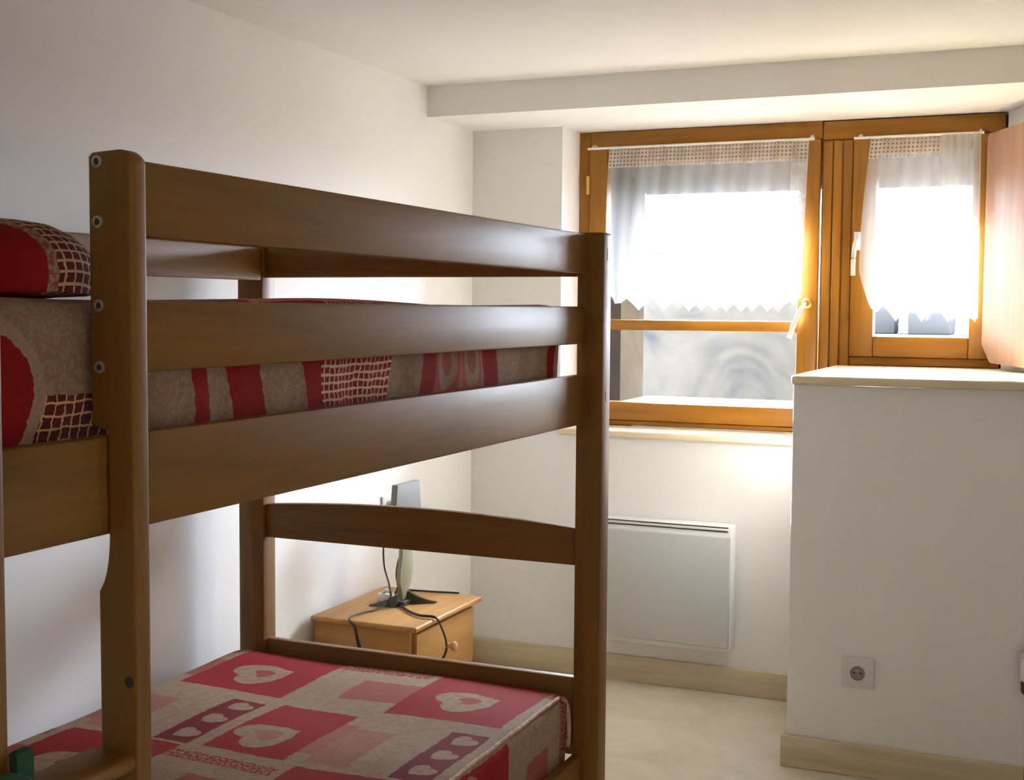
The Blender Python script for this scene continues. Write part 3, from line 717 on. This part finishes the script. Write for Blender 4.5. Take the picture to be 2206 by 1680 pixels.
# a doubled hanging width at the right of the narrow curtain
bm = bmesh.new(); uvl = bm.loops.layers.uv.new('UVMap'); rows = []
for j in range(51):
    s = j / 50; row = []
    for i in range(41):
        u = i / 40; x = -0.398 + 0.128 * u + 0.006 * s; z = 1.985 - (1.985 - (1.40 - 0.04 * abs(math.sin(u * 5.2)))) * s
        row.append(bm.verts.new((x, 4.596 + 0.006 * math.sin(u * 12 + 0.5) * (0.4 + s * 0.6), z)))
    rows.append(row)
for j in range(50):
    for i in range(40):
        f = bm.faces.new((rows[j][i], rows[j][i + 1], rows[j + 1][i + 1], rows[j + 1][i]))
        for lp_, (jj, ii) in zip(f.loops, ((j, i), (j, i + 1), (j + 1, i + 1), (j + 1, i))): lp_[uvl].uv = (0.3 * ii / 40, 0.2 + 1.985 - rows[jj][ii].co.z)
tag(obj('lace_curtain', bm, curt_r), 'second sheer white curtain width beside the wooden shutter', 'curtain')
def rod(x0, x1, z, label):
    r = thing('curtain_rod', ((x0 + x1) / 2, 4.612, z), label, 'curtain rod')
    bm = bmesh.new(); add_tube(bm, [(x0, 4.612, z), (x1, 4.612, z)], 0.0045, 12); obj('bar', bm, white_p, r)
    for x in (x0 + 0.02, x1 - 0.012):
        bm = bmesh.new(); add_tube(bm, [(x, 4.664, z + 0.014), (x, 4.640, z + 0.014), (x, 4.612, z + 0.007)], 0.004, 8)
        obj('hook', bm, white_p, r)
rod(-1.678, -0.826, 1.992, 'thin white curtain rod across the top of the large window')
rod(-0.690, -0.262, 1.988, 'thin white curtain rod across the top of the small window')

# ------------------------------------------------------------------ shutter folded back at the right
sh = thing('window_shutter', (-0.19, 4.5, 1.2), 'reddish brown wooden shutter folded open at the right of the small window', 'shutter')
A = Vector((-0.252, 4.640)); B = Vector((-0.090, 4.325)); d = (B - A).normalized(); nrm = Vector((-d.y, d.x))
if nrm.x < 0: nrm = -nrm
Ls = (B - A).length
def sp_(s, off): p = A + d * s + nrm * off; return p.x, p.y
outl = [(0.0, 1.275), (0.0, 1.975), (0.012, 1.985), (Ls, 1.990), (Ls, 1.208), (0.075, 1.214), (0.060, 1.220)]
bm = bmesh.new()
fa = [bm.verts.new((*sp_(s, 0.0), z)) for s, z in outl]; fb = [bm.verts.new((*sp_(s, 0.022), z)) for s, z in outl]
F1 = bm.faces.new(fa); bm.faces.new(fb[::-1])
for i in range(len(outl)): bm.faces.new((fa[i], fb[i], fb[(i + 1) % len(outl)], fa[(i + 1) % len(outl)]))
obj('shutter_panel', bm, shut_m, sh, smooth=False)
bm = bmesh.new()
p0 = sp_(Ls + 0.0005, -0.001); 
vs = []
for s, off in ((Ls + 0.0005, -0.002), (Ls + 0.010, -0.002), (Ls + 0.010, 0.024), (Ls + 0.0005, 0.024)): vs.append(sp_(s, off))
add_prism(bm, vs, 2, 1.208, 1.990); obj('edge_strip', bm, win_z, sh, smooth=False)
# door stop / pale wooden rest under the shutter
bm = bmesh.new(); add_lathe(bm, [(0.0, 0.028), (0.004, 0.031), (0.010, 0.031), (0.014, 0.026)], (-0.062, 4.30, 1.1915), (0, 0, 1), 24)
tag(obj('wood_disc', bm, pale_x), 'small pale wooden disc on the shelf under the open shutter', 'stopper')
